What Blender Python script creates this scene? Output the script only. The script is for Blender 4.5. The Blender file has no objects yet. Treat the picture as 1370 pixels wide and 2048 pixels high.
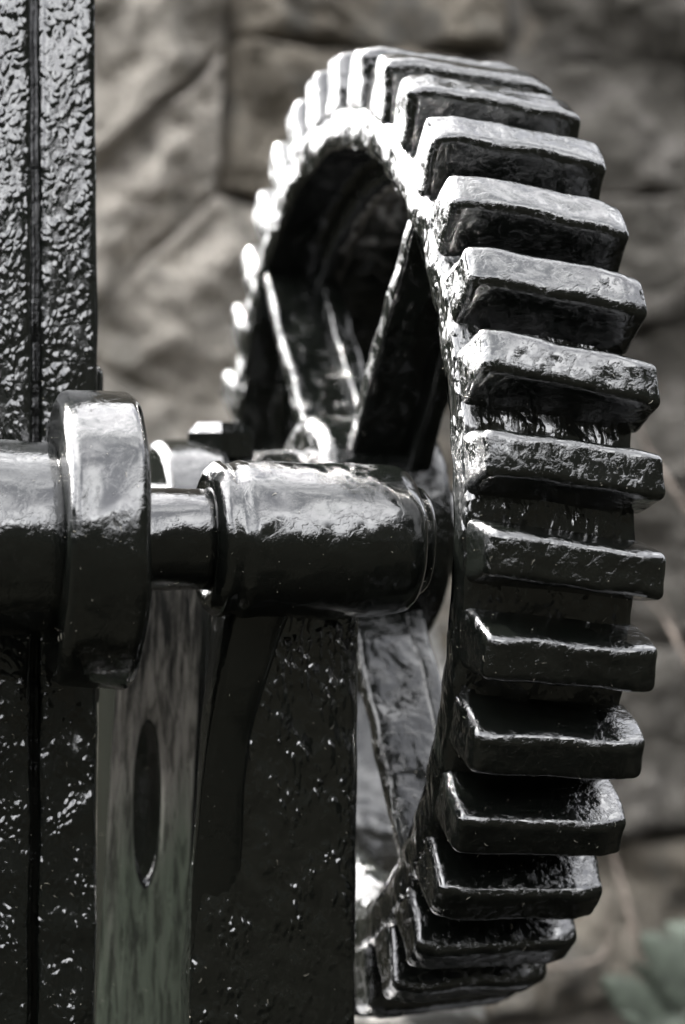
import bpy, bmesh, math, random
import numpy as np
from mathutils import Vector, Matrix, noise
random.seed(7)
R = math.radians
U = 0.3                       # gear tip radius in metres; everything below is written in gear radii
scn = bpy.context.scene

# ------------------------------------------------------------------ camera
cam_d = bpy.data.cameras.new('camera')
cam = bpy.data.objects.new('camera', cam_d); scn.collection.objects.link(cam)
cr, cu, cd = Vector((.95805434, -.28633705, .01195736)), Vector((-.01145662, .00342408, .99992851)), Vector((.28635752, .95812284, 0))
m = Matrix((cr, cu, -cd)).transposed().to_4x4()
m.translation = Vector((-1.34924356, -4.63860188, .04054725)) * U
cam.matrix_world = m
cam_d.sensor_fit = 'VERTICAL'; cam_d.sensor_height = 36; cam_d.lens = 36 * 4571.9 / 2048
cam_d.clip_start = .05; cam_d.clip_end = 500
cam_d.dof.use_dof = True; cam_d.dof.focus_distance = 4.02 * U
cam_d.dof.aperture_fstop = 4.4; cam_d.dof.aperture_blades = 0
scn.camera = cam

# ------------------------------------------------------------------ world, sun, exposure
SUN = Vector((-.42, .56, .72)).normalized()
el = math.asin(SUN.z); az = math.atan2(SUN.x, SUN.y)
w = bpy.data.worlds.new('World'); scn.world = w; w.use_nodes = True
nt = w.node_tree; nt.nodes.clear()
sky = nt.nodes.new('ShaderNodeTexSky'); sky.sky_type = 'NISHITA'; sky.sun_disc = False
sky.sun_elevation = el; sky.sun_rotation = az; sky.dust_density = 3.0; sky.air_density = 1.0; sky.ozone_density = 1
hs = nt.nodes.new('ShaderNodeHueSaturation'); hs.inputs['Saturation'].default_value = .10
bg = nt.nodes.new('ShaderNodeBackground'); bg.inputs[1].default_value = .15
wo = nt.nodes.new('ShaderNodeOutputWorld')
tcw = nt.nodes.new('ShaderNodeTexCoord'); cn = nt.nodes.new('ShaderNodeTexNoise'); cn.inputs['Scale'].default_value = 3.2; cn.inputs['Detail'].default_value = 6; cn.inputs['Distortion'].default_value = .4
nt.links.new(tcw.outputs['Generated'], cn.inputs['Vector'])
crp = nt.nodes.new('ShaderNodeValToRGB'); crp.color_ramp.elements[0].position = .44; crp.color_ramp.elements[1].position = .60
crp.color_ramp.elements[0].color = (.8, .8, .83, 1); crp.color_ramp.elements[1].color = (2.4, 2.36, 2.3, 1)
nt.links.new(cn.outputs['Fac'], crp.inputs[0])
mxw = nt.nodes.new('ShaderNodeMix'); mxw.data_type = 'RGBA'; mxw.blend_type = 'MULTIPLY'; mxw.inputs[0].default_value = 1
nt.links.new(sky.outputs[0], hs.inputs['Color']); nt.links.new(hs.outputs[0], mxw.inputs[6]); nt.links.new(crp.outputs[0], mxw.inputs[7]); nt.links.new(mxw.outputs[2], bg.inputs[0]); nt.links.new(bg.outputs[0], wo.inputs[0])
sl = bpy.data.lights.new('sun', 'SUN'); sl.energy = 3.3; sl.angle = R(.5); sl.color = (1, .965, .91)
so = bpy.data.objects.new('sun', sl); scn.collection.objects.link(so)
so.rotation_euler = SUN.to_track_quat('Z', 'Y').to_euler()
scn.view_settings.view_transform = 'Standard'; scn.view_settings.look = 'None'
scn.view_settings.exposure = 2.82; scn.view_settings.gamma = 1

# ------------------------------------------------------------------ materials
def ND(nt, t, **k):
    n = nt.nodes.new(t)
    for a, b in k.items():
        if a.startswith('i_'): n.inputs[a[2:].replace('_', ' ')].default_value = b
        else: setattr(n, a, b)
    return n
def newmat(name):
    m = bpy.data.materials.new(name); m.use_nodes = True
    nt = m.node_tree; b = nt.nodes['Principled BSDF']
    return m, nt, b
def coords(nt, stretch=(1, 1, 1)):
    tc = ND(nt, 'ShaderNodeTexCoord'); oi = ND(nt, 'ShaderNodeObjectInfo')
    mu = ND(nt, 'ShaderNodeVectorMath', operation='SCALE'); mu.inputs[0].default_value = (3.1, 1.7, 2.3)
    nt.links.new(oi.outputs['Random'], mu.inputs['Scale'])
    ad = ND(nt, 'ShaderNodeVectorMath', operation='ADD')
    mp = ND(nt, 'ShaderNodeVectorMath', operation='MULTIPLY'); mp.inputs[1].default_value = stretch
    nt.links.new(tc.outputs['Object'], mp.inputs[0])
    nt.links.new(mp.outputs[0], ad.inputs[0]); nt.links.new(mu.outputs[0], ad.inputs[1])
    return ad.outputs[0]
def tex(nt, v, scale, detail=4, rough=.55, dist=0):
    n = ND(nt, 'ShaderNodeTexNoise'); n.inputs['Scale'].default_value = scale
    n.inputs['Detail'].default_value = detail; n.inputs['Roughness'].default_value = rough
    n.inputs['Distortion'].default_value = dist
    nt.links.new(v, n.inputs['Vector']); return n.outputs['Fac']
def ramp(nt, f, a, b, va=(0, 0, 0, 1), vb=(1, 1, 1, 1)):
    r = ND(nt, 'ShaderNodeValToRGB'); r.color_ramp.elements[0].position = a; r.color_ramp.elements[1].position = b
    r.color_ramp.elements[0].color = va; r.color_ramp.elements[1].color = vb
    nt.links.new(f, r.inputs[0]); return r.outputs[0]
def bump(nt, h, dist, prev=None, strength=1):
    b = ND(nt, 'ShaderNodeBump'); b.inputs['Distance'].default_value = dist; b.inputs['Strength'].default_value = strength
    nt.links.new(h, b.inputs['Height'])
    if prev is not None: nt.links.new(prev, b.inputs['Normal'])
    return b.outputs[0]
def paint(name, big=(55, .0030), mid=(170, .0012), pit=(420, .0004), stretch=(1, 1, 1), rough=(.10, .26), col=(.0035, .0042, .0035), ior=2.25, lim=(.50, .64), dist=.6, dome=0):
    m, nt, b = newmat(name)
    v = coords(nt, stretch)
    n = None
    n = bump(nt, tex(nt, v, big[0], 2, .5, .3), big[1], n)
    # lumps with flat ground between: thick brushed bitumen paint over rust pits
    mid_h = ramp(nt, tex(nt, v, mid[0], 5, .6, dist), *lim)
    if dome:                                   # paint gathered in small rounded beads and runs
        wv = ND(nt, 'ShaderNodeTexNoise'); wv.inputs['Scale'].default_value = 60; nt.links.new(v, wv.inputs['Vector'])
        ws = ND(nt, 'ShaderNodeVectorMath', operation='SCALE'); ws.inputs['Scale'].default_value = .012; nt.links.new(wv.outputs['Color'], ws.inputs[0])
        wa = ND(nt, 'ShaderNodeVectorMath', operation='ADD'); nt.links.new(v, wa.inputs[0]); nt.links.new(ws.outputs[0], wa.inputs[1])
        vo = ND(nt, 'ShaderNodeTexVoronoi', feature='SMOOTH_F1'); vo.inputs['Scale'].default_value = dome; vo.inputs['Smoothness'].default_value = .35
        nt.links.new(wa.outputs[0], vo.inputs['Vector'])
        dh = ramp(nt, vo.outputs['Distance'], .05, .62, (1, 1, 1, 1), (0, 0, 0, 1))
        mk = ramp(nt, tex(nt, v, 75, 3, .6), .38, .68, (.08, .08, .08, 1), (1, 1, 1, 1))
        mm = ND(nt, 'ShaderNodeMath', operation='MULTIPLY'); nt.links.new(dh, mm.inputs[0]); nt.links.new(mk, mm.inputs[1])
        n = bump(nt, mm.outputs[0], mid[1], n)
    else:
        n = bump(nt, mid_h, mid[1], n)
    pit_h = ramp(nt, tex(nt, v, pit[0], 3, .6, .2), .30, .48)
    n = bump(nt, pit_h, pit[1], n)
    nt.links.new(n, b.inputs['Normal'])
    rr = ND(nt, 'ShaderNodeMapRange'); rr.inputs['To Min'].default_value = rough[0]; rr.inputs['To Max'].default_value = rough[1]
    nt.links.new(tex(nt, v, 90, 6, .7), rr.inputs['Value']); nt.links.new(rr.outputs[0], b.inputs['Roughness'])
    # dust film and specks
    dust = ramp(nt, tex(nt, v, 620, 4, .75), .60, .74)
    film = ramp(nt, tex(nt, v, 35, 6, .7), .38, .75)
    mx = ND(nt, 'ShaderNodeMix', data_type='RGBA'); mx.inputs[6].default_value = (*col, 1); mx.inputs[7].default_value = (.085, .08, .072, 1)
    ml = ND(nt, 'ShaderNodeMath', operation='MULTIPLY'); nt.links.new(dust, ml.inputs[0]); nt.links.new(film, ml.inputs[1])
    nt.links.new(ml.outputs[0], mx.inputs[0]); nt.links.new(mx.outputs[2], b.inputs['Base Color'])
    b.inputs['IOR'].default_value = ior
    return m
M = {}
M['smooth'] = paint('black_paint_smooth', (34, .0008), (110, .00008), (330, .00004), rough=(.06, .16), dist=1.0, ior=2.0)
M['tooth'] = paint('black_paint_tooth', (50, .0009), (170, .00018), (420, .00006), rough=(.06, .16), ior=2.1)
M['rim'] = paint('black_paint_rim', (60, .0018), (190, .0014), (450, .0001), stretch=(1, 1, .5), rough=(.08, .2), dome=200, ior=2.05)
M['post'] = paint('black_paint_pitted', (45, .0007), (230, .0007), (520, .00003), stretch=(1, 1, .7), rough=(.06, .14), dome=260, ior=1.95)
M['pillar'] = paint('black_paint_lumpy', (75, .0017), (215, .00125), (420, .00003), stretch=(1, 1, .6), rough=(.06, .16), dome=230)
M['spoke'] = paint('black_paint_runny', (42, .0022), (110, .00040), (300, .00006), rough=(.06, .2), lim=(.55, .7), ior=1.6)

def stone_mat(name, c1, c2, c3, sc=1.0):
    m, nt, b = newmat(name)
    v = coords(nt)
    big = ramp(nt, tex(nt, v, 3.2 * sc, 5, .6, .8), .32, .68, (*c1, 1), (*c2, 1))
    spots = ramp(nt, tex(nt, v, 17 * sc, 4, .6, .4), .50, .66)
    mx = ND(nt, 'ShaderNodeMix', data_type='RGBA'); nt.links.new(spots, mx.inputs[0]); nt.links.new(big, mx.inputs[6]); mx.inputs[7].default_value = (*c3, 1)
    grit = ramp(nt, tex(nt, v, 140, 4, .7), .3, .75, (.6, .6, .6, 1), (1.25, 1.25, 1.25, 1))
    ml = ND(nt, 'ShaderNodeMix', data_type='RGBA', blend_type='MULTIPLY'); ml.inputs[0].default_value = 1
    nt.links.new(mx.outputs[2], ml.inputs[6]); nt.links.new(grit, ml.inputs[7]); nt.links.new(ml.outputs[2], b.inputs['Base Color'])
    n = bump(nt, tex(nt, v, 22, 8, .7, .5), .02)
    n = bump(nt, tex(nt, v, 130, 4, .6), .002, n)
    nt.links.new(n, b.inputs['Normal']); b.inputs['Roughness'].default_value = .92; b.inputs['Specular IOR Level'].default_value = .25 if name != 'soil' else 0
    return m
M['stone_warm'] = stone_mat('sandstone_pale', (.40, .365, .315), (.58, .53, .465), (.30, .28, .245))
M['stone_mid'] = stone_mat('sandstone_mid', (.24, .21, .17), (.37, .33, .27), (.18, .17, .15))
M['stone_dark'] = stone_mat('sandstone_dark', (.115, .106, .092), (.20, .185, .16), (.27, .25, .225))  # darker tone for the stones on the right
M['mortar'] = stone_mat('mortar', (.20, .175, .145), (.28, .25, .21), (.14, .13, .11))
M['pale'] = stone_mat('limestone', (.34, .33, .31), (.50, .49, .46), (.10, .095, .085), 6)
M['soil'] = stone_mat('soil', (.0055, .0055, .0045), (.010, .010, .008), (.008, .0075, .006), .3)

def wood_mat():
    m, nt, b = newmat('weathered_green_timber')
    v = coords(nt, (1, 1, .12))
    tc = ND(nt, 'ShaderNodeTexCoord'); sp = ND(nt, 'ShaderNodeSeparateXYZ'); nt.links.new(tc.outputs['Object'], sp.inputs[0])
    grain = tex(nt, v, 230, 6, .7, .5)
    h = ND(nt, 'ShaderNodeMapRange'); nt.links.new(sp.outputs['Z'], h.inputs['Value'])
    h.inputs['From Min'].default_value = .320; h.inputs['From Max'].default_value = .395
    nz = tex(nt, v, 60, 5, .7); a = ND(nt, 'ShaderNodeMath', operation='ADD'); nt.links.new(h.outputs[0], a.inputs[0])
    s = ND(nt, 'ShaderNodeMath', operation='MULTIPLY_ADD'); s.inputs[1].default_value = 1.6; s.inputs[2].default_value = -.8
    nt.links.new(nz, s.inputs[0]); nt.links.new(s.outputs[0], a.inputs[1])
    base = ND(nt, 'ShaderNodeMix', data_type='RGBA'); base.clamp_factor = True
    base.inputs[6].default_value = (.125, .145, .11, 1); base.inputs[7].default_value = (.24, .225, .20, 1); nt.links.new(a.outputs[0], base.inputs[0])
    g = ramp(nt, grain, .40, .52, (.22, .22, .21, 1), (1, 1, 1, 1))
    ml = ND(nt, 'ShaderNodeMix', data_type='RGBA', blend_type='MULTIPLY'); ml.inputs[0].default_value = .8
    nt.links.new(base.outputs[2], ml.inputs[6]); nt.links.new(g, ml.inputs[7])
    # old black overpaint flakes; blackening towards the top also paints in shade
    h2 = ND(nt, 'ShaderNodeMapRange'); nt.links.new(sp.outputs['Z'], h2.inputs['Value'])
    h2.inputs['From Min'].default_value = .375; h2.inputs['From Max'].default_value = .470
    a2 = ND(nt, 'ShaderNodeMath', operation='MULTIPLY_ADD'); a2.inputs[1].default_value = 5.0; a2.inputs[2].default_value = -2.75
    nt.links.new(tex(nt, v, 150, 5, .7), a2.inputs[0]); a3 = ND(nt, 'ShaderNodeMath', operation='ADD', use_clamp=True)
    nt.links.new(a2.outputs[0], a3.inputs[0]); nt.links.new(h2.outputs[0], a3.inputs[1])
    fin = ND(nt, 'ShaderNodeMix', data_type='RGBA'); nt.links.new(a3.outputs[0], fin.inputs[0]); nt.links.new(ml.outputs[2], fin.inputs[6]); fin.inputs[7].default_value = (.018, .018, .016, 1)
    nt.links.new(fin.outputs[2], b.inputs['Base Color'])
    n = bump(nt, grain, .0025); nt.links.new(n, b.inputs['Normal']); b.inputs['Roughness'].default_value = .7; b.inputs['Specular IOR Level'].default_value = .2
    return m
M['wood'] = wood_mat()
def plain(name, c, rough=.6, var=.35, sc=60):
    m, nt, b = newmat(name); v = coords(nt); b.inputs['Specular IOR Level'].default_value = .0 if name == 'dark_foliage' else .4
    c1 = tuple(x * (1 - var) for x in c); c2 = tuple(min(1, x * (1 + var)) for x in c)
    nt.links.new(ramp(nt, tex(nt, v, sc, 4), .3, .7, (*c1, 1), (*c2, 1)), b.inputs['Base Color']); b.inputs['Roughness'].default_value = rough
    return m
M['leaf'] = plain('nettle_leaf', (.11, .128, .10), .6)
M['stem'] = plain('dry_stem', (.30, .25, .21), .7)
M['chaff'] = plain('dry_grass', (.40, .37, .31), .7)
M['foliage'] = plain('dark_foliage', (.0045, .0047, .004), .9, .5, .5)

# ------------------------------------------------------------------ mesh helpers
def link(name, verts, faces, mat, parent=None, smooth=True, loc=(0, 0, 0)):
    me = bpy.data.meshes.new(name)
    me.from_pydata([tuple(c * U for c in v) for v in verts], [], faces); me.materials.append(mat)
    me.validate(); bm = bmesh.new(); bm.from_mesh(me); bmesh.ops.recalc_face_normals(bm, faces=bm.faces[:]); bm.to_mesh(me); bm.free()
    if smooth: me.polygons.foreach_set('use_smooth', [True] * len(me.polygons))
    o = bpy.data.objects.new(name, me); scn.collection.objects.link(o)
    o.location = tuple(c * U for c in loc)
    if parent: o.parent = parent
    return o
def thing(name, label, cat, loc=(0, 0, 0), group=None):
    o = bpy.data.objects.new(name, None); scn.collection.objects.link(o); o.location = tuple(c * U for c in loc)
    o.empty_display_size = .02; tag(o, label, cat, group); return o
def tag(o, label, cat, group=None):
    o['label'] = label; o['category'] = cat
    if group: o['group'] = group
    return o
def spaced(h, r, n):
    a = [-h, -h + r * .3, -h + r * .65, -h + r]
    b = list(np.linspace(-h + r, h - r, n + 1))[1:-1]
    return a + b + [-x for x in reversed(a)]
def rbox(s, r, n):
    """rounded box, size s, edge radius r, n inner divisions per axis"""
    ax = [spaced(s[i] / 2, r, n[i]) for i in range(3)]
    vs, idx, fs = [], {}, []
    def vid(p):
        k = tuple(round(c, 7) for c in p)
        if k not in idx:
            q = [max(-s[i] / 2 + r, min(s[i] / 2 - r, p[i])) for i in range(3)]
            d = [p[i] - q[i] for i in range(3)]; L = math.sqrt(sum(c * c for c in d)) or 1
            vs.append([q[i] + d[i] / L * r for i in range(3)]); idx[k] = len(vs) - 1
        return idx[k]
    for a in range(3):
        b, c = (a + 1) % 3, (a + 2) % 3
        for sg in (-1, 1):
            for i in range(len(ax[b]) - 1):
                for j in range(len(ax[c]) - 1):
                    q = []
                    for (ii, jj) in ((i, j), (i + 1, j), (i + 1, j + 1), (i, j + 1)):
                        p = [0, 0, 0]; p[a] = sg * s[a] / 2; p[b] = ax[b][ii]; p[c] = ax[c][jj]; q.append(vid(p))
                    fs.append(q if sg > 0 else q[::-1])
    return vs, fs
def nz(p, sc, seed=0):
    return noise.noise(Vector((p[0] * sc + seed * 7.3, p[1] * sc - seed * 3.1, p[2] * sc + seed * 1.7)))
def jitter(vs, amp, sc, seed=0):
    out = []
    for p in vs:
        out.append((p[0] + amp * nz(p, sc, seed), p[1] + amp * nz(p, sc, seed + 11), p[2] + amp * nz(p, sc, seed + 23)))
    return out
def at(vs, c): return [(p[0] + c[0], p[1] + c[1], p[2] + c[2]) for p in vs]
def lathe(prof, seg, c=(0, 0, 0), amp=0, sc=8, seed=0, dense=.012):
    """revolve (x, r) about the X axis through c; long runs are subdivided"""
    pts = [prof[0]]
    for a, b in zip(prof, prof[1:]):
        n = max(1, int(math.hypot(b[0] - a[0], b[1] - a[1]) / dense))
        for k in range(1, n + 1): pts.append((a[0] + (b[0] - a[0]) * k / n, a[1] + (b[1] - a[1]) * k / n))
    vs, fs = [], []
    for (x, r) in pts:
        for i in range(seg):
            t = 2 * math.pi * i / seg
            ct, st = math.cos(t), math.sin(t)
            q = (x, r * ct, r * st)
            k = amp * (noise.fractal(Vector((x * sc + seed, q[1] * sc, q[2] * sc)), 1, 2, 3)) if amp and r > .02 else 0
            kx = amp * nz(q, sc, seed + 5) if amp else 0
            vs.append((c[0] + x + kx, c[1] + (r + k) * ct, c[2] + (r + k) * st))
    for j in range(len(pts) - 1):
        for i in range(seg):
            a = j * seg + i; b = j * seg + (i + 1) % seg
            fs.append((a, b, b + seg, a + seg))
    return vs, fs, len(pts)
def rnd(x0, r0, x1, r1, rr=.02, n=5, closed_in=0):
    """profile of a cylinder end-rounded from x0 to x1 (radius r0 -> r1), capped at centre"""
    p = [(x0, closed_in)]
    for k in range(n + 1):
        a = math.pi / 2 * k / n; p.append((x0 + rr * (1 - math.sin(a)) , r0 - rr * (1 - math.sin(math.pi / 2 - a + math.pi / 2)) if False else r0 - rr + rr * math.sin(a)))
    p = [(x0, closed_in)] + [(x0 + rr - rr * math.cos(math.pi / 2 * k / n), r0 - rr + rr * math.sin(math.pi / 2 * k / n)) for k in range(n + 1)]
    p += [(x1 - rr + rr * math.sin(math.pi / 2 * k / n), r1 - rr + rr * math.cos(math.pi / 2 * k / n)) for k in range(n + 1)] + [(x1, closed_in)]
    return p
def tube(pts, rads, seg=8):
    vs, fs = [], []; pts = [Vector(p) for p in pts]
    for i, p in enumerate(pts):
        d = (pts[min(i + 1, len(pts) - 1)] - pts[max(i - 1, 0)]).normalized()
        a = d.cross(Vector((0, 1, 0.13))).normalized(); b = d.cross(a)
        for k in range(seg):
            t = 2 * math.pi * k / seg; q = p + (a * math.cos(t) + b * math.sin(t)) * rads[i]; vs.append(tuple(q))
    for i in range(len(pts) - 1):
        for k in range(seg):
            a = i * seg + k; b = i * seg + (k + 1) % seg; fs.append((a, b, b + seg, a + seg))
    fs.append(tuple(range(seg))[::-1]); fs.append(tuple(range((len(pts) - 1) * seg, len(pts) * seg)))
    return vs, fs
def smoothpath(pts, n=6):
    out = []; P = [Vector(p) for p in pts]; P = [P[0] * 2 - P[1]] + P + [P[-1] * 2 - P[-2]]
    for i in range(1, len(P) - 2):
        for k in range(n):
            t = k / n; a, b, c, d = P[i - 1:i + 3]
            out.append(.5 * ((2 * b) + (-a + c) * t + (2 * a - 5 * b + 4 * c - d) * t * t + (-a + 3 * b - 3 * c + d) * t ** 3))
    out.append(P[-2]); return out

GROUND = -1.75
# ------------------------------------------------------------------ ground and the unseen wooded bank all round
vs, fs = [], []
N = 60; ext = np.sign(np.linspace(-1, 1, N)) * np.abs(np.linspace(-1, 1, N)) ** 3 * 700
for x in ext:
    for y in ext: vs.append((x, y, GROUND + .03 * nz((x, y, 0), .8)))
for i in range(N - 1):
    for j in range(N - 1): fs.append((i * N + j, (i + 1) * N + j, (i + 1) * N + j + 1, i * N + j + 1))
g = link('ground', vs, fs, M['soil']); g['kind'] = 'structure'
# bank: unseen wooded ridge, heights shaped to darken paint reflections; rear side added
vs, fs = [], []; n = 620
for i in range(n):
    dg_ = -180 + 360 * i / n; t = R(dg_)              # angle from -Y towards +X
    fr = max(0, min(1, (130 - abs(dg_ - 5)) / 50)); fr = fr * fr * (3 - 2 * fr)
    for k in range(9):
        f = k / 8; rad = 60 + 26 * f
        up = max(0, min(1, (dg_ - 8) / 20))
        e = 9.3 + fr * (10.5 + 12 * up) + (1 + fr) * (1.2 * nz((math.cos(t) * 9, math.sin(t) * 9, 0), 1) + .8 * nz((t * 40, 3, 0), 1) + .5 * nz((t * 120, 8, 0), 1))
        h = rad * math.tan(R(e)) * math.sin(f * math.pi / 2) ** .7
        vs.append((-.2 + rad * math.sin(t), -.7 - rad * math.cos(t), GROUND - .2 + h))
for i in range(n):
    for k in range(8): a = i * 9 + k; c_ = ((i + 1) % n) * 9 + k; fs.append((a, c_, c_ + 1, a + 1))
g = link('unseen_bank', vs, fs, M['foliage']); g['kind'] = 'structure'

# ------------------------------------------------------------------ stone wall
WY = 2.6
def wp(px, py): # place on the wall face, measured across and down the wall
    return (-.336 + 2.3637 * px / 1370 + .02 * py / 2048, 1.646 + .1787 * px / 1370 - 3.239 * py / 2048)
wall = thing('stone_wall', 'weathered rock faced sandstone block wall standing out of focus behind the gear', 'wall', (1.3, WY, GROUND))
def stone(quad, mat, bulge, seed, res=30, rough=.05, diag=0):
    sx, sy = (-6, 6, 6, -6), (-6, -6, 6, 6)
    q = [wp(p[0] + sx[i], p[1] + sy[i]) for i, p in enumerate(quad)]
    cx = sum(p[0] for p in q) / 4; cz = sum(p[1] for p in q) / 4
    vs, fs = [], []
    for i in range(res + 1):
        for j in range(res + 1):
            s, t = i / res, j / res
            x = (1 - t) * ((1 - s) * q[0][0] + s * q[1][0]) + t * ((1 - s) * q[3][0] + s * q[2][0])
            z = (1 - t) * ((1 - s) * q[0][1] + s * q[1][1]) + t * ((1 - s) * q[3][1] + s * q[2][1])
            e = min(s, 1 - s, t, 1 - t) * 2
            edge = 1 - max(0, 1 - e / .13) ** 2.0
            d = bulge * .35 * edge + 1.5 * rough * noise.fractal(Vector((x * 2.6 + seed, z * 2.6, seed)), .8, 2, 6) * (.3 + .7 * edge)
            if diag: # furrows from the pick
                d += diag * abs(math.sin((x * .75 - z * .66) * 9 + 1.5 * nz((x, z, 0), 3, seed))) * edge
            if i in (0, res) or j in (0, res): d = -.008
            wob = .028
            vs.append((x - cx + wob * nz((x, z, 0), 5, seed), -d, z - cz + wob * nz((x, z, 0), 5, seed + 3)))
    W = res + 1
    for i in range(res):
        for j in range(res): a = i * W + j; fs.append((a, a + 1, a + W + 1, a + W))
    o = link('stone', vs, fs, mat, wall, loc=(cx - 1.3, 0, cz - GROUND))
    return o
W_, D_, MD = M['stone_warm'], M['stone_dark'], M['stone_mid']
quads = [
 ([(100, -260), (425, -230), (418, 80), (100, 410)], W_, .10, .10, .03),
 ([(100, 425), (418, 100), (402, 392), (100, 690)], W_, .12, .10, .04),
 ([(100, 705), (400, 408), (540, 430), (560, 960)], W_, .10, .09, .04),
 ([(100, 720), (548, 900), (580, 1300), (100, 1330)], W_, .08, .08, .03),
 ([(100, 1345), (580, 1315), (600, 1800), (100, 1810)], W_, .06, .05, 0),
 ([(100, 1825), (600, 1815), (600, 2170), (100, 2170)], W_, .06, .05, 0),
 ([(440, -260), (980, -260), (985, 112), (435, 78)], MD, .12, .09, 0),
 ([(995, -260), (1560, -260), (1560, 140), (1000, 116)], D_, .13, .10, 0),
 ([(432, 98), (900, 128), (900, 405), (415, 392)], MD, .10, .09, .02),
 ([(912, 130), (1560, 165), (1560, 425), (912, 410)], D_, .08, .06, 0),
 ([(550, 418), (1010, 425), (1010, 700), (575, 700)], MD, .09, .08, 0),
 ([(1022, 425), (1560, 440), (1560, 700), (1022, 705)], D_, .09, .07, 0),
 ([(575, 716), (1130, 718), (1130, 1040), (575, 1040)], MD, .09, .08, 0),
 ([(1142, 720), (1700, 716), (1700, 1040), (1142, 1042)], D_, .10, .08, 0),
 ([(590, 1056), (900, 1056), (900, 1395), (590, 1395)], MD, .09, .07, 0),
 ([(912, 1056), (1560, 1056), (1560, 1392), (912, 1395)], D_, .10, .08, 0),
 ([(610, 1410), (1180, 1410), (1180, 1815), (610, 1815)], MD, .08, .07, 0),
 ([(1192, 1408), (1560, 1406), (1560, 1812), (1192, 1815)], D_, .10, .08, 0),
 ([(610, 1832), (1060, 1832), (1060, 2170), (610, 2170)], MD, .08, .06, 0),
 ([(1072, 1834), (1560, 1830), (1560, 2170), (1072, 2170)], MD, .08, .07, 0),
]
for i, (q, mt, bu, ro, di) in enumerate(quads): stone(q, mt, bu, 3.7 * i + 1, 34, ro, di)
k = 50
for (y0, y1) in ((-610, -275), (-960, -625), (-1310, -975), (-1660, -1325), (-2010, -1675)):
    for (x0, x1) in ((100, 560), (575, 1130), (1145, 1560), (1575, 2100), (2115, 2700)):
        k += 1; stone([(x0, y0), (x1, y0), (x1, y1), (x0, y1)], MD if x0 < 1000 else D_, .09, k, 8, .05)
for (y0, y1) in ((-260, 150), (165, 560), (575, 1040), (1056, 1395), (1410, 1815), (1830, 2170)):
    for (x0, x1) in ((1575, 2100), (2115, 2700)):
        if y0 == 575 and x0 == 1575: x0 = 1715
        k += 1; stone([(x0, y0), (x1, y0), (x1, y1), (x0, y1)], D_, .09, k, 8, .05)
vs, fs = rbox((4.62, .5, 6.6), .02, (2, 2, 2))
link('wall_core', at(vs, (.62, .30, 3.28)), fs, M['mortar'], wall)

# ------------------------------------------------------------------ gear wheel
TW = .336
gear = thing('spur_gear', 'large black painted cast iron spur gear with thick teeth, in focus at right', 'gear', (0, 0, 0))
NT = 36
def gmap(x, ang, r):
    a = ang - .0424 * x / TW; rr = r * (1 - .021 * x / TW)
    return (x, -rr * math.cos(a), rr * math.sin(a))
for kx in range(NT):
    ang = R(-1.5 + 10.04 * kx) if kx < 18 else R(-1.5 + 10.04 * (kx - 36) * (1 if kx > 18 else 1))
    vs, fs = rbox((TW + .012, .084, .135), .016, (30, 10, 9))
    rs = random.Random(kx); la = rs.uniform(-.004, .004); lb = rs.uniform(-.006, .006); tl = rs.uniform(-.01, .01)
    out = []
    for (x, u, v) in vs:
        h = (v + .0675) / .135                       # 0 root, 1 tip
        wdt = 1.42 - .46 * h + .04 * math.cos(h * 3.1)
        e = abs(x) / (TW / 2)
        crown = -.010 * max(0, e - .75) / .25 if h > .5 else 0
        xx = x + TW / 2 + (.004 - .006 * (x / TW + .5)) + (-.006 * (h - .5) if x > 0 else 0)
        r = .868 + (.146 + la) * h + crown * h
        uu = u * wdt + tl * (x / TW) * h + lb * .3
        p = gmap(xx, ang + uu / .95, r)
        nn = noise.fractal(Vector(p) * 9 + Vector((kx, 0, 0)), 1, 2, 4)
        n2 = noise.noise(Vector(p) * 45)
        dr = .0045 * nn + .0015 * n2
        da = .0045 * noise.noise(Vector(p) * 13 + Vector((5, kx, 0))) * (1 if abs(u) > .02 else .3)
        dx = .005 * noise.noise(Vector(p) * 16 + Vector((9, 0, kx)))
        L = math.hypot(p[1], p[2])
        out.append((p[0] + dx, p[1] * (1 + dr / L) + da * p[2] / L, p[2] * (1 + dr / L) - da * p[1] / L))
    link('tooth', out, fs, M['tooth'], gear)
# rim with an inner ledge
prof = [(.004, .80), (.0, .812), (-.004, .825), (-.004, .872), (.003, .884), (.016, .889), (TW * .5, .884), (TW - .03, .872), (TW - .012, .866), (TW - .006, .85),
        (TW - .008, .80), (TW - .02, .795), (.19, .795), (.175, .785), (.17, .745), (.155, .735), (.125, .735), (.112, .745), (.108, .79), (.09, .80), (.004, .80)]
prof = [(a, b + (.002 if b < .83 and a < .1 else 0)) for a, b in prof]
vs, fs, _ = lathe(prof[:11], 400, amp=.007, sc=20)
link('rim', vs, fs, M['rim'], gear)
vs, fs, _ = lathe(prof[10:] + prof[1:2], 360, amp=.005, sc=16)
link('inner_flange', vs, fs, M['spoke'], gear)
vs, fs, _ = lathe([(-.056, .095)] + rnd(-.056, .243, .21, .24, .028)[1:-1] + [(.21, .095), (-.056, .095)], 96, amp=.004, sc=9)
link('hub', vs, fs, M['spoke'], gear)
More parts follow.
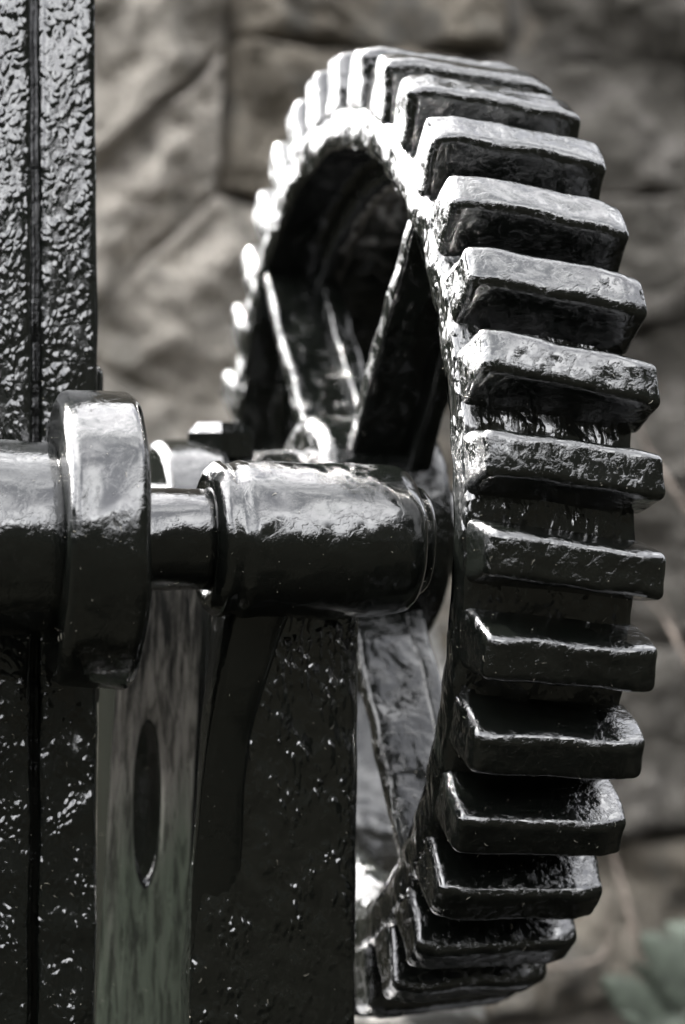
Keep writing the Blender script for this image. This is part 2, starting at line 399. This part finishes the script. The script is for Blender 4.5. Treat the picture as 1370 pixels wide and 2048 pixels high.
for sa in (47.5, 133, -49, -133):
    a = R(sa); dr = (-math.cos(a), math.sin(a)); dt = (math.sin(a), math.cos(a))
    # web: thin plate standing along the axle
    vs, fs = rbox((.125, .048, .66), .009, (8, 3, 36)); out = []
    for (x, t, r) in vs:
        rr = r + .53; tt = t * (1.15 - .35 * (rr - .2) / .6); p = (x + .064, rr * dr[0] + tt * dt[0], rr * dr[1] + tt * dt[1])
        q = Vector(p) * 12; out.append((p[0] + .006 * noise.noise(q), p[1] + .006 * noise.noise(q + Vector((3, 0, 0))), p[2] + .006 * noise.noise(q + Vector((0, 4, 0)))))
    sp = link('spoke', out, fs, M['spoke'], gear)
    vs, fs = rbox((.045, .12 if sa != -49 else .055, .62), .010, (3, 8, 30)); out = []
    for (x, t, r) in vs:
        rr = r + .51; tt = t * (1.05 - .25 * (rr - .2) / .6); p = (x + .142, rr * dr[0] + tt * dt[0], rr * dr[1] + tt * dt[1])
        q = Vector(p) * 12; out.append((p[0] + .006 * noise.noise(q), p[1] + .006 * noise.noise(q + Vector((3, 0, 0))), p[2] + .006 * noise.noise(q + Vector((0, 4, 0)))))
    link('spoke_flange', out, fs, M['spoke'], sp)

# ------------------------------------------------------------------ front shaft with collar
SY, SZ = -.66, -.011
fsft = thing('drive_shaft', 'black painted horizontal shaft with wide round collar crossing the post', 'shaft', (-.8, SY, SZ))
def L(c): return (-(-.8) + c, 0, 0)
def part(name, prof, seg, mat, parent, amp=.004, sc=8, seed=0, c=(0, 0, 0)):
    vs, fs, _ = lathe(prof, seg, c=c, amp=amp, sc=sc, seed=seed); return link(name, vs, fs, mat, parent)
part('journal', rnd(-1.5, .169, -.69, .170, .012), 128, M['smooth'], fsft, .005, 6, 1, (.8, 0, 0))
vs, fs, _ = lathe(rnd(-.071, .262, .071, .262, .024, 7), 180, amp=.006, sc=7, seed=2)
ct_, st_ = math.cos(R(4)), math.sin(R(4))      # keyed on slightly out of true
link('collar', [(p[0] * ct_ + p[1] * st_ + .8 - .616, -p[0] * st_ + p[1] * ct_, p[2]) for p in vs], fs, M['smooth'], fsft)
part('spindle', rnd(-.58, .0905, -.36, .0905, .01), 96, M['smooth'], fsft, .004, 9, 3, (.8, 0, 0))

# ------------------------------------------------------------------ pedestal with bearing boss
ped = thing('bearing_pedestal', 'black cast iron pedestal carrying a horizontal cylindrical bearing in front of the gear', 'bearing bracket', (-.23, SY, GROUND))
def plocal(vs): return [(p[0] + .23, p[1] - SY, p[2] - GROUND) for p in vs]
bp = [(-.408, .085), (-.414, .098), (-.418, .112), (-.413, .126), (-.400, .137), (-.388, .1395), (-.378, .134), (-.368, .1355), (-.352, .1415), (-.30, .1425), (-.10, .1405), (-.065, .137), (-.047, .130), (-.036, .118), (-.032, .10), (-.032, .085), (-.408, .085)]
vs, fs, _ = lathe(bp, 144, c=(0, SY, SZ), amp=.006, sc=8, seed=4, dense=.008)
link('bearing_boss', plocal(vs), fs, M['smooth'], ped)
vs, fs, _ = lathe(rnd(-.06, .098, -.008, .098, .012), 96, c=(0, SY, SZ), amp=.003, sc=9, seed=6)
link('end_bush', plocal(vs), fs, M['smooth'], ped)
# plate
PX0, PX1 = -.372, -.090
vs, fs = rbox((PX1 - PX0, .09, 1.62), .012, (22, 3, 110))
out = []
for p in vs:
    q = (p[0] + (PX0 + PX1) / 2, p[1] - .505, p[2] + (-.135 - .81))
    kx = (q[0] - PX0) / (PX1 - PX0)
    xx = q[0] + (.035 * max(0, (q[2] + .40) / .35) * (1 - kx) if q[2] > -.40 else -.034 * (1 - kx) * min(1, (-.40 - q[2]) / .4))
    n1 = noise.fractal(Vector((xx * 26, q[2] * 18, 1)), 1, 2, 3) * .0045
    out.append((xx + .003 * nz(q, 9), q[1] - (n1 if p[1] < 0 else 0), q[2]))
link('plate', plocal(out), fs, M['pillar'], ped)
# rib that swells up to the boss
vs, fs = [], []; ns, nu = 60, 16
for i in range(ns + 1):
    f = i / ns; z = -.80 + (-.06 + .80) * f                # up the rib
    xl = -.393 + .035 * max(0, (z + .40) / .35) - .002
    if z < -.40: xl = -.395 - .012 * min(1, (-.40 - z) / .4)
    up = max(0, (z + .50) / .40)
    xr = -.312 + .085 * up ** 2.1
    front = -.552 + .010 - .137 * max(0, (z + .72) / .64) ** 1.35
    for j in range(nu + 1):
        u = j / nu; a = u * math.pi
        sh = math.sin(a) ** .28 if 0 < u < 1 else 0
        x = (xl + xr) / 2 - (xr - xl) / 2 * (abs(math.cos(a)) ** .45) * (1 if u < .5 else -1)
        y = -.54 + (front + .54) * sh
        q = (x, y, z)
        vs.append((x + .003 * nz(q, 12), y + .005 * nz(q, 10, 3), z))
for i in range(ns):
    for j in range(nu): a = i * (nu + 1) + j; fs.append((a, a + 1, a + nu + 2, a + nu + 1))
fs.append(tuple(range(nu + 1))); fs.append(tuple(ns * (nu + 1) + j for j in range(nu + 1)))
link('rib', plocal(vs), fs, M['smooth'], ped)

# ------------------------------------------------------------------ left post
post = thing('iron_post', 'tall black pitted iron post with vertical groove at the left edge of the photo', 'post', (-.7, -.40, GROUND))
def postpart(name, x0, x1, y0, y1, z0, z1, n, amp, mat, bend=False):
    vs, fs = rbox((x1 - x0, y1 - y0, z1 - z0), .012, n); out = []
    for p in vs:
        q = (p[0] + (x0 + x1) / 2, p[1] + (y0 + y1) / 2, p[2] + (z0 + z1) / 2)
        k = noise.fractal(Vector((q[0] * 22, q[2] * 20, 3)), 1, 2, 3) * amp * (.18 + 1.25 * max(0, min(1, .7 - q[2] * 1.6)))
        lean = -.012 * max(0, -q[2]) + .010 * min(max(q[2], 0), .25) * 0
        out.append((q[0] + .003 * nz(q, 9) + lean * 1.0 + .7, q[1] - (k if p[1] < 0 else 0) + .40 + .098 * q[2], q[2] - GROUND))
    return link(name, out, fs, mat, post)
postpart('flange', -.668, -.558, -.40, -.33, GROUND, 1.45, (10, 3, 150), .0045, M['post'])
postpart('flange', -1.02, -.682, -.40, -.33, GROUND, 1.45, (24, 3, 150), .0045, M['post'])
postpart('web', -.95, -.60, -.335, -.27, GROUND, 1.45, (4, 2, 30), .002, M['smooth'])
vs, fs = rbox((.12, .06, .66), .025, (4, 2, 10))
link('lug', at(vs, (.7 - .598, .40 - .31, SZ - GROUND)), fs, M['smooth'], post)

# ------------------------------------------------------------------ rear bearing on the gear's own shaft
rear = thing('rear_bearing', 'blurred black bearing block with bolt head on top, behind the front shaft', 'bearing', (-.2, 0, 0))
part('bearing_end', rnd(-.375, .187, -.235, .187, .02), 96, M['smooth'], rear, .004, 8, 8, (.2, 0, 0))
part('bearing_sleeve', rnd(-.245, .168, -.05, .168, .02), 96, M['smooth'], rear, .004, 8, 9, (.2, 0, 0))
def prism(n, r, z0, z1, cx, cy, bev):
    vs, fs = [], []
    for (z, rr) in ((z0, r), (z1 - bev, r), (z1, r - bev)):
        for i in range(n): t = 2 * math.pi * (i + .3) / n; vs.append((cx + rr * math.cos(t), cy + rr * math.sin(t), z))
    for k in range(2):
        for i in range(n): a = k * n + i; b = k * n + (i + 1) % n; fs.append((a, b, b + n, a + n))
    fs.append(tuple(range(n))[::-1]); fs.append(tuple(range(2 * n, 3 * n))); return vs, fs
vs, fs = prism(6, .078, .150, .222, -.235 + .2, -.02, .022)
b = link('bolt_head', vs, fs, M['smooth'], rear, smooth=False)
vs, fs = rbox((.20, .22, 1.62), .02, (3, 3, 6)); link('pedestal', at(vs, (.2 - .38, -.07, -.94)), fs, M['smooth'], rear)
rs_ = thing('gear_shaft', 'black shaft through the hub of the gear', 'shaft', (.1, 0, 0))
part('shaft_body', rnd(-.45, .093, .62, .093, .01), 64, M['smooth'], rs_, .003, 8, 1, (-.1, 0, 0))
rs_['label'] = 'black axle running through the hub of the gear, behind the front shaft'

# ------------------------------------------------------------------ timber with a slot
timber = thing('timber_upright', 'weathered green painted timber upright with a long oval slot, below the shaft', 'timber post', (-.42, -.25, GROUND))
def timber_mesh():
    z0, z1 = GROUND, -.02
    def edges(z):
        s = (z + .3306) / (.9599 - .3306)     # lean to the left going down
        return -.4952 + .0300 * s, -.3300 + .0260 * s
    cx, cz, a, b = -.4275, -.529, .0275, .153
    def inner(t, g=1): return (cx + a * g * math.cos(t) + .0 , cz + b * g * math.sin(t))
    n = 200; rings = []
    hz0, hz1 = cz - .25, cz + .25
    vs, fs = [], []
    def outer(t):
        # project direction on rectangle around the slot
        x = math.cos(t); z = math.sin(t); k = 1 / max(abs(x), abs(z))
        zz = cz + ((z1 - cz) if z > 0 else (cz - z0)) * z * k; l, r = edges(zz); return ((l + r) / 2 + (r - l) / 2 * x * k, zz)
    K = 12; Yf, Yb = -.25, -.228
    rings = []
    for side in (0, 1):
        y = Yf if side == 0 else Yb
        for k in range(K + 1):
            f = (k / K) ** 1.6
            ring = []
            for i in range(n):
                t = 2 * math.pi * i / n; p = inner(t); q = outer(t); x = p[0] + (q[0] - p[0]) * f; z = p[1] + (q[1] - p[1]) * f
                dy = .010 * max(0, 1 - f * 6) ** 1.5 if side == 0 else 0
                vs.append((x + .42, y + dy + .25 + (.004 * nz((x * 3, 0, z * .4), 20) if side == 0 else 0), z - GROUND)); ring.append(len(vs) - 1)
            rings.append(ring)
    def br(A, B):
        for i in range(len(A)): j = (i + 1) % len(A); fs.append((A[i], A[j], B[j], B[i]))
    for k in range(K): br(rings[k], rings[k + 1]); br(rings[K + 1 + k], rings[K + 2 + k])
    main = fs[n:]; lip = fs[:n]; fs.clear(); fs += lip; br(rings[K], rings[2 * K + 1]); br(rings[0], rings[K + 1])
    return vs, main, fs, edges, hz0, hz1
    return vs, fs, edges, hz0, hz1
vs, fs, f2, edges, hz0, hz1 = timber_mesh()
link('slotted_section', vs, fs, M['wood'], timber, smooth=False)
link('lining_and_edges', vs, f2, M['smooth'], timber)  # black slot walls and lip; outer edge blacked so no sunlit line shows
# ------------------------------------------------------------------ things glimpsed through the spokes
vs, fs = rbox((.22, .4, 1.50), .03, (20, 12, 40)); out = []
for p in vs:
    z = p[2] + .0; top = p[2] > .5
    k = .05 * noise.fractal(Vector(p) * 5, 1, 2, 4)
    out.append((p[0] + k, p[1] + k + (.55 * (p[2] - .1) if p[2] > .1 else 0), p[2] + .75))
blk = link('stone_block', out, fs, M['pale'], loc=(.62, 1.2, GROUND)); tag(blk, 'pale sunlit stone block seen through the gear beside the lower spoke', 'stone block')
vs, fs = rbox((.95, .9, .62), .02, (24, 16, 8))
link('base_plate', plocal(at(jitter(vs, .008, 7), (.02, -.05, GROUND + .31))), fs, M['smooth'], ped)

# ------------------------------------------------------------------ dry stems and nettle
def far(px, py, y): # point on the plane y, for px across and py down the photograph's extent at that depth
    v = cd + cr * ((px - 685) / 4571.9) - cu * ((py - 1024) / 4571.9)
    c = Vector((-1.34924356, -4.63860188, .04054725)); t = (y - c.y) / v.y; return c + v * t
def stem(pts, r, y, label, twigs=()):
    base = far(*pts[-1], y)
    o = thing('dry_stem', label, 'dry stem', tuple(base), 'dry stems in front of the wall')
    path = smoothpath([far(p[0], p[1], y + .03 * math.sin(i * 2)) - base for i, p in enumerate(pts)])
    vs, fs = tube(path, [r * (.7 + .5 * i / len(path)) for i in range(len(path))]); link('stalk', vs, fs, M['stem'], o)
    for tp in twigs:
        path = smoothpath([far(p[0], p[1], y - .02 * i) - base for i, p in enumerate(tp)])
        vs, fs = tube(path, [r * .5 * (1.1 - .6 * i / len(path)) for i in range(len(path))], 6); link('twig', vs, fs, M['stem'], o)
stem([(1205, 1600), (1228, 1715), (1262, 1835), (1285, 1930), (1312, 2012)], .0085, 1.5, 'long pinkish dry stem slanting down below the gear towards the nettle', [[(1262, 1840), (1254, 1870), (1238, 1875)], [(1290, 1955), (1275, 1985), (1238, 2000)]])
stem([(1208, 1780), (1216, 1880), (1190, 1920), (1120, 1932), (1080, 1938)], .005, 1.5, 'thin curved dry stem beside the lowest teeth of the gear')
stem([(1275, 850), (1300, 905), (1345, 975), (1400, 1060)], .007, 1.4, 'pale dry stem at the right edge beside the middle teeth')
stem([(1280, 1180), (1330, 1240), (1362, 1300), (1410, 1400)], .006, 1.4, 'dry stem at the right edge beneath the middle teeth', [[(1362, 1300), (1340, 1230), (1300, 1150)]])
def leaf(tip, base, wd, y0, y1, parent, org):
    wd = wd * 1.25; a, b = far(*tip, y0), far(*base, y1); d = b - a; Ln = d.length; d.normalize(); s = d.cross(Vector((.1, -1, .35))).normalized(); nn = s.cross(d)
    vs, fs = [], []; n = 34
    for i in range(n + 1):
        t = i / n; h = wd * math.sin(math.pi * min(1, t * .92 + .04)) ** .8 * (1 - .12 * t)
        sr = 1 - (.45 if i % 2 else 0)
        for j, u in enumerate((-1, -.6, -.25, 0, .25, .6, 1)):
            p = a + d * (Ln * (t + (.04 if abs(u) == 1 and i % 2 else 0))) + s * (u * h * (sr if abs(u) == 1 else 1)) + nn * (-.05 * abs(u) * wd * 2 + .10 * wd * math.sin(t * 3) + .02 * wd * math.sin(t * 60) * abs(u))
            vs.append(tuple(p - org))
    for i in range(n):
        for j in range(6): k = i * 7 + j; fs.append((k, k + 1, k + 8, k + 7))
    m_ = len(vs); vs += [tuple(Vector(v) + nn * .004) for v in vs]; fs += [tuple(m_ + q for q in reversed(f)) for f in fs[:]]
    return link('leaf', vs, fs, M['leaf'], parent)
nb = far(1365, 2060, 1.3); nb.z = GROUND
net = thing('nettle', 'pale green out of focus nettle with toothed leaves in the lower right corner', 'plant', tuple(nb))
leaf((1283, 1876), (1440, 2010), .085, 1.25, 1.35, net, nb); leaf((1205, 1962), (1385, 2075), .075, 1.2, 1.35, net, nb)
leaf((1290, 2090), (1400, 2050), .05, 1.1, 1.3, net, nb); leaf((1262, 1925), (1400, 2030), .03, 1.3, 1.4, net, nb); leaf((1240, 2030), (1400, 2080), .035, 1.2, 1.4, net, nb); leaf((1330, 1850), (1460, 1905), .05, 1.5, 1.4, net, nb)
vs, fs = tube([Vector((0, 0, 0)), Vector((.02, 0, .4)), far(1430, 2040, 1.35) - nb, far(1450, 1900, 1.4) - nb], [.012, .011, .009, .006]); link('plant_stem', vs, fs, M['leaf'], net)

# ------------------------------------------------------------------ dry grass chaff stuck to the paint
def chaff():
    vs, fs = [], []; rs = random.Random(5); dg = bpy.context.evaluated_depsgraph_get()
    c = Vector((-1.34924356, -4.63860188, .04054725))
    for i in range(420):
        px = rs.uniform(0, 1370); py = 700 + 1340 * rs.random() ** .8
        v = (cd + cr * ((px - 685) / 4571.9) - cu * ((py - 1024) / 4571.9)).normalized()
        hit, loc, nrm, _, ob, _ = scn.ray_cast(dg, c * U, v)
        if not hit or loc.length > 1.2 or ob.name.startswith('stone') or ob.parent is None or ob.parent.name.startswith(('dry', 'nettle', 'stone')): continue
        if nrm.dot(v) > 0: nrm = -nrm
        d = nrm.cross(Vector((rs.uniform(-1, 1), rs.uniform(-1, 1), rs.uniform(-1, 1)))).normalized()
        Ln = rs.choice([.0004, .0005, .0007, .0008, .0012, .003]); wd = rs.uniform(.00006, .00014)
        pts = [loc + nrm * .0006, loc + d * Ln * .5 + nrm * .0010, loc + d * Ln + nrm.cross(d) * Ln * rs.uniform(-.4, .4) + nrm * .0007]
        a, b = tube(pts, [wd, wd, wd * .6], 4); k = len(vs); vs += [tuple(q / U for q in p) for p in a]; fs += [tuple(k + q for q in f) for f in b]
    return vs, fs
bpy.context.view_layer.update()
vs, fs = chaff()
ch = link('grass_clippings', vs, fs, M['chaff']); ch['kind'] = 'stuff'; tag(ch, 'tiny dry grass clippings and fibres stuck to the tacky black paint', 'chaff')
